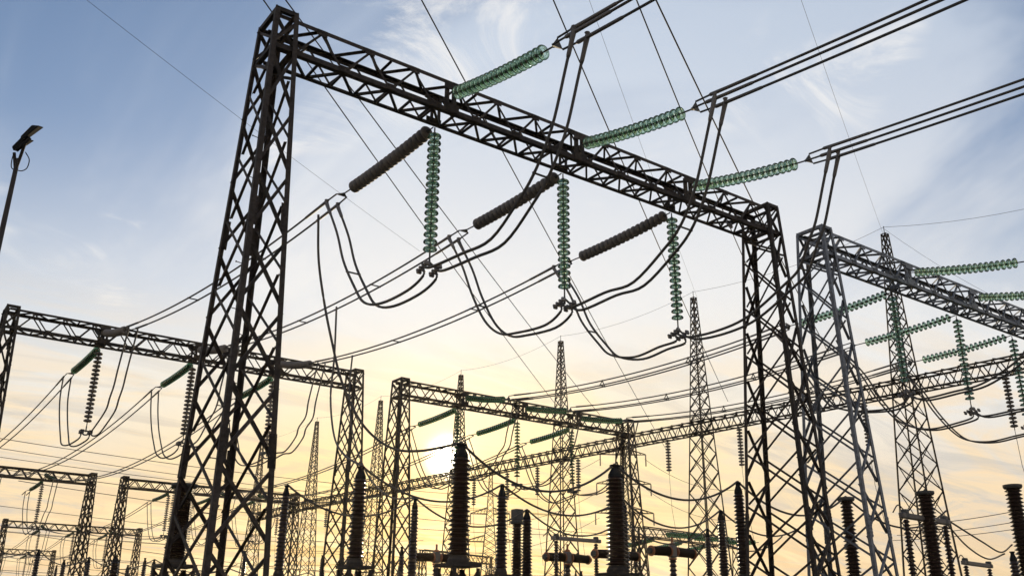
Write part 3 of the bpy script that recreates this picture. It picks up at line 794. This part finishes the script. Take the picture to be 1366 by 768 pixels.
# ---------------------------------------------------------------- flexible connections on the posts
def wire(pts, r, label, cat='cable', name='connection_cable', group=None, m=None, n=8, sides=6):
    P = catmull(pts, n) if len(pts) > 2 else pts
    o = thing(name, label, cat, P[0], group) if False else None
    v, f = tube_geo([p - P[0] for p in P], r, sides)
    o = bpy.data.objects.new(name, mesh_from(name, v, f, m or COND, True)); o.location = P[0]; COL.objects.link(o)
    return tag(o, label, cat, group)
def droop(a, b, sag, lift=.0): return sagline(a, b, sag, 14)
GW = 'cables sagging between the porcelain posts'
def bus(row, sags, lab, first=None, last=None):
    P = ([first] if first else []) + row + ([last] if last else [])
    for k, (a, b) in enumerate(zip(P, P[1:])):
        wire(droop(a + V((0, 0, .03)), b + V((0, 0, .03)), sags[k % len(sags)]), .032, f'sagging cable on the {lab} row of posts, {["first", "second", "third", "fourth", "fifth", "sixth"][k]} span', group=GW, n=2)
bus(ROW1, (.95, .75, .8, .8), 'shade side', None, V((33, 18.7, 6)))
bus(ROW2, (.75, .75, .8, .75), 'middle', None, V((32, 24, 6)))
bus(ROW3, (.8,), 'sun side', None, V((36, 28.5, 6)))
bus(sorted(fy, key=lambda p: p.x)[:1] + [fy[2], fy[5]], (.7,), 'far yard', V((4, 63, 6)), V((24, 66, 6)))
# twin droppers from the overhead bundles to the posts
def on_line(a, b, u, v): return on_plane(u, v, a, b)
def dropper(start, mids, end, label):
    pts = [start] + [on_plane(u, v, start, end) for u, v in mids] + [end]
    return wire(pts, .034, label, 'cable', 'dropper_cable', 'droppers from overhead bundles to posts')
for g, i, pix, mids, end, lab in (
        ('G1', 0, (424, 294), [(425, 345), (432, 400), (442, 452), (457, 512), (484, 566), (520, 596), (560, 601)], ROW1[0], 'floodlight side'),
        ('G1', 1, (449, 408), [(446, 475), (441, 530), (446, 582), (460, 607)], ROW2[0], 'middle'),
        ('G1', 2, (470, 475), [(466, 520), (470, 575), (490, 632), (520, 662)], ROW3[1], 'mast side')):
    a, b = ENDS[g, i]['far'], ENDS['G3', i]['near']
    s = on_plane(pix[0], pix[1], a, b)
    t = (s.y - a.y) / (b.y - a.y); s = a.lerp(b, t) - V((0, 0, SAG1 * 4 * t * (1 - t) + .03))
    dropper(s, mids, end + V((0, 0, .03)), f"dropper cable from the dark gantry's {lab} bundle to a porcelain post")
wire([HEADS[SWH][1] + V((0, 0, .2)), atZ(1310, 722, 5.0), atZ(1335, 736, 4.9), atZ(1350, 726, 5.0)], .03, 'cable drooping from the mast switch to the yard edge bushing', group=GW)
wire([HEADS[SWH][1] + V((0, 0, .1)), atZ(1290, 728, 4.9), atZ(1318, 745, 4.6), atZ(1340, 738, 4.7)], .03, 'lower cable drooping towards the yard edge bushing', group=GW)

# ---------------------------------------------------------------- thin overhead wires
GT = 'thin shield wires crossing the sky'
def skywire(u1, v1, z1, u2, v2, z2, sag, r, label, ext=0.):
    a, b = atZ(u1, v1, z1), atZ(u2, v2, z2)
    if ext: a = a + (a - b) * ext
    P = sagline(a, b, sag, 24); return wire(P, r, label, 'wire', 'shield_wire', GT, n=1, sides=5)
SW = [(395, 0, 800, 553, 19, .022, 'dark wire passing over the tall dark tower head and far down'), (365, 0, 742, 540, 19, .022, 'dark wire beside the one passing over the tall tower head'),
      (572, 0, 888, 598, 19, .022, "dark wire crossing over the dark gantry's floodlight side string"), (745, 0, 971, 535, 19, .022, "dark wire crossing above the dark gantry's middle bay"),
      (855, 0, 1010, 385, 19, .022, "dark wire crossing the dark gantry's middle green string"), (882, 0, 1105, 470, 19, .026, 'thicker dark wire falling past the end of the dark beam')]
for u1, v1, u2, v2, z, r, lab in SW: skywire(u1, v1, z, u2, v2, z, .5, r, lab, .5)
FT = [(1070, 0, 20, 1178, 312, 22.2, 'faint wire running up from the first mast tip'), (795, 20, 20, 930, 397, 22.2, 'faint wire running up from the second mast tip'),
      (125, 0, 18, 560, 335, 18, 'faint wire crossing the open blue sky behind the tower')]
for u1, v1, z1, u2, v2, z2, lab in FT: skywire(u1, v1, z1, u2, v2, z2, .2, .006, lab, .4)
for k in range(1, 7):
    wire(sagline(MP[k] + V((0, 0, .4)), MP[k + 1] + V((0, 0, .4)), .5, 14), .010, f'faint wire between lightning mast tips, {["first", "second", "third", "fourth", "fifth", "sixth"][k - 1]} span', 'wire', 'shield_wire', GT, n=1, sides=4)
wire(sagline(MP[1] + V((0, 0, .4)), atZ(1366, 258, 22) + V((3, -1, .3)), .3, 8), .010, 'faint wire leaving the first mast tip away from the sun', 'wire', 'shield_wire', GT, n=1, sides=4)
wire(sagline(MP[1] + V((0, 0, .3)), atZ(1366, 415, 19), .3, 8), .010, 'faint wire falling from the first mast tip behind the grey beam', 'wire', 'shield_wire', GT, n=1, sides=4)
# line conductors beyond the third row
for k, (u, v, u2, v2) in enumerate(((0, 577.5, 223, 604.7), (0, 591, 244, 622), (0, 603, 244, 630))):
    a, b = atZ(u, v, 16), atZ(u2, v2, 16); d = (b - a)
    wire(sagline(a - d * .6, a + d * 4.2, .9, 30), .028, f'long thin line conductor above the third row, {["upper", "middle", "lower"][k]} of three', 'wire', 'line_conductor', 'line conductors beyond the third row', n=1, sides=5)
for k, (u, v, u2, v2) in enumerate(((1270, 690, 1366, 675), (1265, 704, 1366, 690), (1262, 712, 1366, 700))):
    a, b = atZ(u, v, 11), atZ(u2, v2, 11); d = b - a
    wire(sagline(a - d * .8, b + d * .5, .3, 12), .03, f'thin line behind the first mast base, {["upper", "middle", "lower"][k]} of three', 'wire', 'line_conductor', 'lines behind the first mast', n=1, sides=5)

rw = random.Random(21)
for k in range(12):
    Y = rw.uniform(58, 120); z = rw.uniform(6.5, 12.5); x0 = rw.uniform(2, 14); x1 = x0 + rw.uniform(45, 80)
    wire(sagline(V((x0, Y, z)), V((x1, Y + rw.uniform(-4, 10), z + rw.uniform(-1.5, 1.5))), rw.uniform(.5, 1.6), 24), .022, 'thin low line conductor stretched across the far yard', 'wire', 'line_conductor', 'low line conductors in the far yard', n=1, sides=4)
for k in range(10):
    x, Y = rw.uniform(14, 50), rw.uniform(50, 75)
    wire(sagline(V((x, Y, rw.uniform(4.6, 6.5))), V((x + rw.uniform(-2, 3), Y + rw.uniform(6, 14), rw.uniform(5, 7.5))), rw.uniform(.5, 1.2), 12), .026, 'loose drooping connection cable among the low bus posts', 'cable', 'connection_cable', 'drooping cables in the low yard', n=1, sides=4)
# ---------------------------------------------------------------- low gantries with green strings
def low_gantry(a, b, z, label, towers=(True, True)):
    d = (b - a); ln = d.length; d.normalize(); sd = V((-d.y, d.x, 0))
    r = thing('low_gantry', label, 'gantry', V((a.x, a.y, 0)), 'low portal gantries in the yard')
    base = V((0, 0, z))
    for sy in (-1, 1):
        for zz in (0, .6):
            o = bpy.data.objects.new('beam_chord', unit_l(STEELF)); o.matrix_basis = mem_matrix(base + sd * sy * .3 + V((0, 0, zz)), base + sd * sy * .3 + V((0, 0, zz)) + d * ln, .08, V((0, 0, 1))); link(o, r)
    v, f = [], []; n = int(ln / .6)
    for i in range(n):
        for sy in (-1, 1):
            p, q = base + sd * sy * .3 + d * (ln * i / n), base + sd * sy * .3 + d * (ln * (i + 1) / n)
            if i % 2: p.z += .6
            else: q.z += .6
            mm = mem_matrix(p, q, .05, sd); bb = len(v); v += [mm @ x for x in l_verts()]; f += [tuple(bb + i_ for i_ in q_) for q_ in L_FACES]
    for t, on in zip((0, ln), towers):
        if not on: continue
        def corner(sx, sy, zz): h = .3 + .35 * (1 - zz / (z + .6)); return d * t + V((sx * h, sy * h, zz))
        v2, f2 = lattice_geo(corner, [z / 7 * j for j in range(8)], .05); bb = len(v); v += v2; f += [tuple(bb + i for i in q) for q in f2]
        for sx in (-1, 1):
            for sy in (-1, 1):
                o = bpy.data.objects.new('tower_leg', unit_l(STEELF)); o.matrix_basis = mem_matrix(corner(sx, sy, 0), corner(sx, sy, z + .6), .09, V((-sx, 0, 0)), V((0, -sy, 0))); link(o, r)
    o = obj('lattice_bracing', mesh_from('lattice_bracing', v, f, STEELF), r, M.Translation(r.location)); o['kind'] = 'stuff'
    return r
la, lb = atZ(852, 707, 8.), atZ(985, 724, 8.); la.z = lb.z = 0
low_gantry(la, lb, 7.6, 'low gantry with sloping green strings under the second mast')
dd = (lb - la).normalized()
for k in range(3):
    a = la + dd * (2.2 + 3.0 * k) + V((0, .4, 7.7)); 
    string('tension_insulator_string', a, a + V((-.2, 3.4, -.35)), 16, 'glass', f'green string leaving the low gantry under the second mast sunward, {["first", "second", "third"][k]}', False, .05, 'tension insulator strings on gantry beams')
    a = la + dd * (2.2 + 3.0 * k) + V((0, -.4, 7.9))
    string('tension_insulator_string', a, a + V((.2, -3.4, -.3)), 16, 'glass', f'green string leaving the low gantry under the second mast shadeward, {["first", "second", "third"][k]}', False, .05, 'tension insulator strings on gantry beams')
la, lb = atZ(562, 735, 8.), atZ(655, 745, 8.); la.z = lb.z = 0
low_gantry(la, lb, 7.5, 'low distant gantry beam at the foot of the fourth mast')

# ---------------------------------------------------------------- far transmission pylons
def pylon(u, v, dist, top, arms, label):
    d = ray(u, v); k = dist / math.hypot(d.x, d.y); p = CAM + d * k; ztip = p.z
    r = thing('transmission_pylon', label, 'pylon', V((p.x, p.y, 0)), 'far transmission pylons')
    ax = V((math.cos(PSI), -math.sin(PSI), 0)); ay = V((math.sin(PSI), math.cos(PSI), 0))
    def corner(sx, sy, z):
        t = z / ztip; h = 3.2 * (1 - t) ** 1.6 + .9 * (1 - t * .6); return ax * sx * h + ay * sy * h + V((0, 0, z))
    lv = [0]
    while lv[-1] < ztip - 1.5: lv.append(lv[-1] + max(1.6, 3.6 * (1 - lv[-1] / ztip)))
    lv[-1] = ztip
    for sx in (-1, 1):
        for sy in (-1, 1):
            v_, f_ = tube_geo([corner(sx, sy, ztip * j / 8) for j in range(9)], .14, 4); obj('leg', mesh_from('leg', v_, f_, STEELF), r, M.Translation(r.location))
    v_, f_ = lattice_geo(corner, lv, .12); o = obj('lattice_bracing', mesh_from('lattice_bracing', v_, f_, STEELF), r, M.Translation(r.location)); o['kind'] = 'stuff'
    for va, hw in arms:
        dv = ray(u, va); z = CAM.z + dv.z * dist / math.hypot(dv.x, dv.y)
        v_, f_ = [], []
        for s in (-1, 1):
            tip = ax * s * hw + V((0, 0, z))
            for sy in (-1, 1):
                tube_geo([corner(s, sy, z), tip], .1, 4, v_, f_); tube_geo([corner(s, sy, z + 1.6), tip + V((0, 0, .1))], .1, 4, v_, f_)
            for j in range(1, 5):
                q = corner(s, 1, z).lerp(tip, j / 5); q2 = corner(s, 1, z + 1.6).lerp(tip, (j - .5) / 5); tube_geo([q, q2], .07, 4, v_, f_)
        obj('cross_arm', mesh_from('cross_arm', v_, f_, STEELF), r, M.Translation(r.location))
        for s in (-1, 1):
            tip = r.location + ax * s * hw + V((0, 0, z))
            tubeobj('suspension_string', [tip, tip - V((0, 0, 2.8))], .16, PORG, r, 5)
    return r
pylon(830, 578, 230, 0, ((606, 5.6), (645, 6.6), (684, 7.0)), 'far lattice pylon with three cross arms behind the second row tower')
pylon(655, 626, 250, 0, ((685, 5.2), (722, 6.6)), 'far lattice pylon with two cross arms beyond the fourth mast')
for k, (u, v, u2, v2) in enumerate(((640, 470 + 170, 800, 612), (600, 700, 800, 655), (600, 735, 800, 690), (860, 612, 1000, 650), (862, 652, 1000, 690))):
    a = CAM + ray(u, v) * 215; b = CAM + ray(u2, v2) * 225
    wire(sagline(a, b, 3, 14), .05, 'thin far power line conductor strung between distant pylons', 'wire', 'line_conductor', 'far power line conductors', n=1, sides=4)

# ---------------------------------------------------------------- floodlight on its pole
top = CAM + ray(24, 212) * 17.5
r = thing('floodlight_pole', 'tall pole with two tilted black floodlights and a loose cable', 'floodlight', V((top.x, top.y, 0)))
tubeobj('pole', [V((top.x, top.y, 0)), V((top.x, top.y, top.z * .6)), V((top.x, top.y, top.z))], [.085, .06, .04], STEELF, r, 10)
def dirpx(u1, v1, u2, v2): return ((CAM + ray(u2, v2) * 17.5) - (CAM + ray(u1, v1) * 17.5))
d1 = dirpx(30, 188, 59, 164)
c1 = CAM + ray(43, 178) * 17.4
def lamp(c, d, L_, W_, H_):
    v, f = [], []
    pr = [(-.5, -.35, 0), (-.5, .35, 0), (.5, .5, .12), (.5, -.5, .12), (-.45, -.28, -.7), (-.45, .28, -.7), (.25, .36, -.9), (.25, -.36, -.9)]
    v = [V((x * L_, y * W_, z * H_)) for x, y, z in pr]; f = [(0, 1, 2, 3), (7, 6, 5, 4), (0, 4, 5, 1), (1, 5, 6, 2), (2, 6, 7, 3), (3, 7, 4, 0)]
    ex = d.normalized(); ey = fw.cross(ex).normalized(); ez = ex.cross(ey)
    if False: pass
    mm = M((ex, ez, ey)).transposed().to_4x4(); mm.translation = c
    me = mesh_from('lamp_head', v, f, BLACK); bm = bmesh.new(); bm.from_mesh(me); bmesh.ops.recalc_face_normals(bm, faces=bm.faces[:]); bmesh.ops.bevel(bm, geom=bm.edges[:], offset=.015, segments=1, affect='EDGES'); bm.to_mesh(me); bm.free()
    return obj('lamp_head', me, r, mm)
lamp(c1, d1, .44, .2, .11)
lamp(CAM + ray(31, 194) * 17.5, dirpx(15, 207, 45, 184), .38, .22, .13)
tubeobj('lamp_bracket', [CAM + ray(22, 201) * 17.4, CAM + ray(40, 184) * 17.4], .035, BLACK, r)
v, f = [], []
tube_geo([top - V((0, 0, .25)), CAM + ray(19, 204) * 17.5], .03, 6, v, f); tube_geo([top - V((0, 0, .25)), CAM + ray(34, 190) * 17.5], .03, 6, v, f)
obj('bracket', mesh_from('bracket', [x - r.location for x in v], f, STEELF), r, M.Translation(r.location))
tubeobj('cable', catmull([CAM + ray(u, v_) * 17.45 for u, v_ in ((34, 203), (39, 213), (36, 224), (29, 228), (22, 227))], 6), .01, BLACK, r, 5)
tubeobj('cable', catmull([CAM + ray(u, v_) * 17.45 for u, v_ in ((18, 206), (16, 213), (15, 222), (18, 226), (23, 227))], 6), .01, BLACK, r, 5)

# ---------------------------------------------------------------- warm evening haze in the air
HZ, HAZE = 9100, .00012
v, f = [], []; box_bm(v, f, M.Translation((0, 0, 36)) @ M.Diagonal((2 * HZ, 2 * HZ, 74, 1)))
hm = bpy.data.materials.new('evening_haze'); hm.use_nodes = True; t = hm.node_tree; t.nodes.clear()
pv = t.nodes.new('ShaderNodeVolumePrincipled'); pv.inputs['Color'].default_value = (.97, .84, .62, 1); pv.inputs['Density'].default_value = HAZE
pv.inputs['Anisotropy'].default_value = .72
mo = t.nodes.new('ShaderNodeOutputMaterial'); t.links.new(pv.outputs[0], mo.inputs['Volume'])
o = bpy.data.objects.new('haze', mesh_from('haze', v, f, hm)); o['kind'] = 'stuff'; COL.objects.link(o)
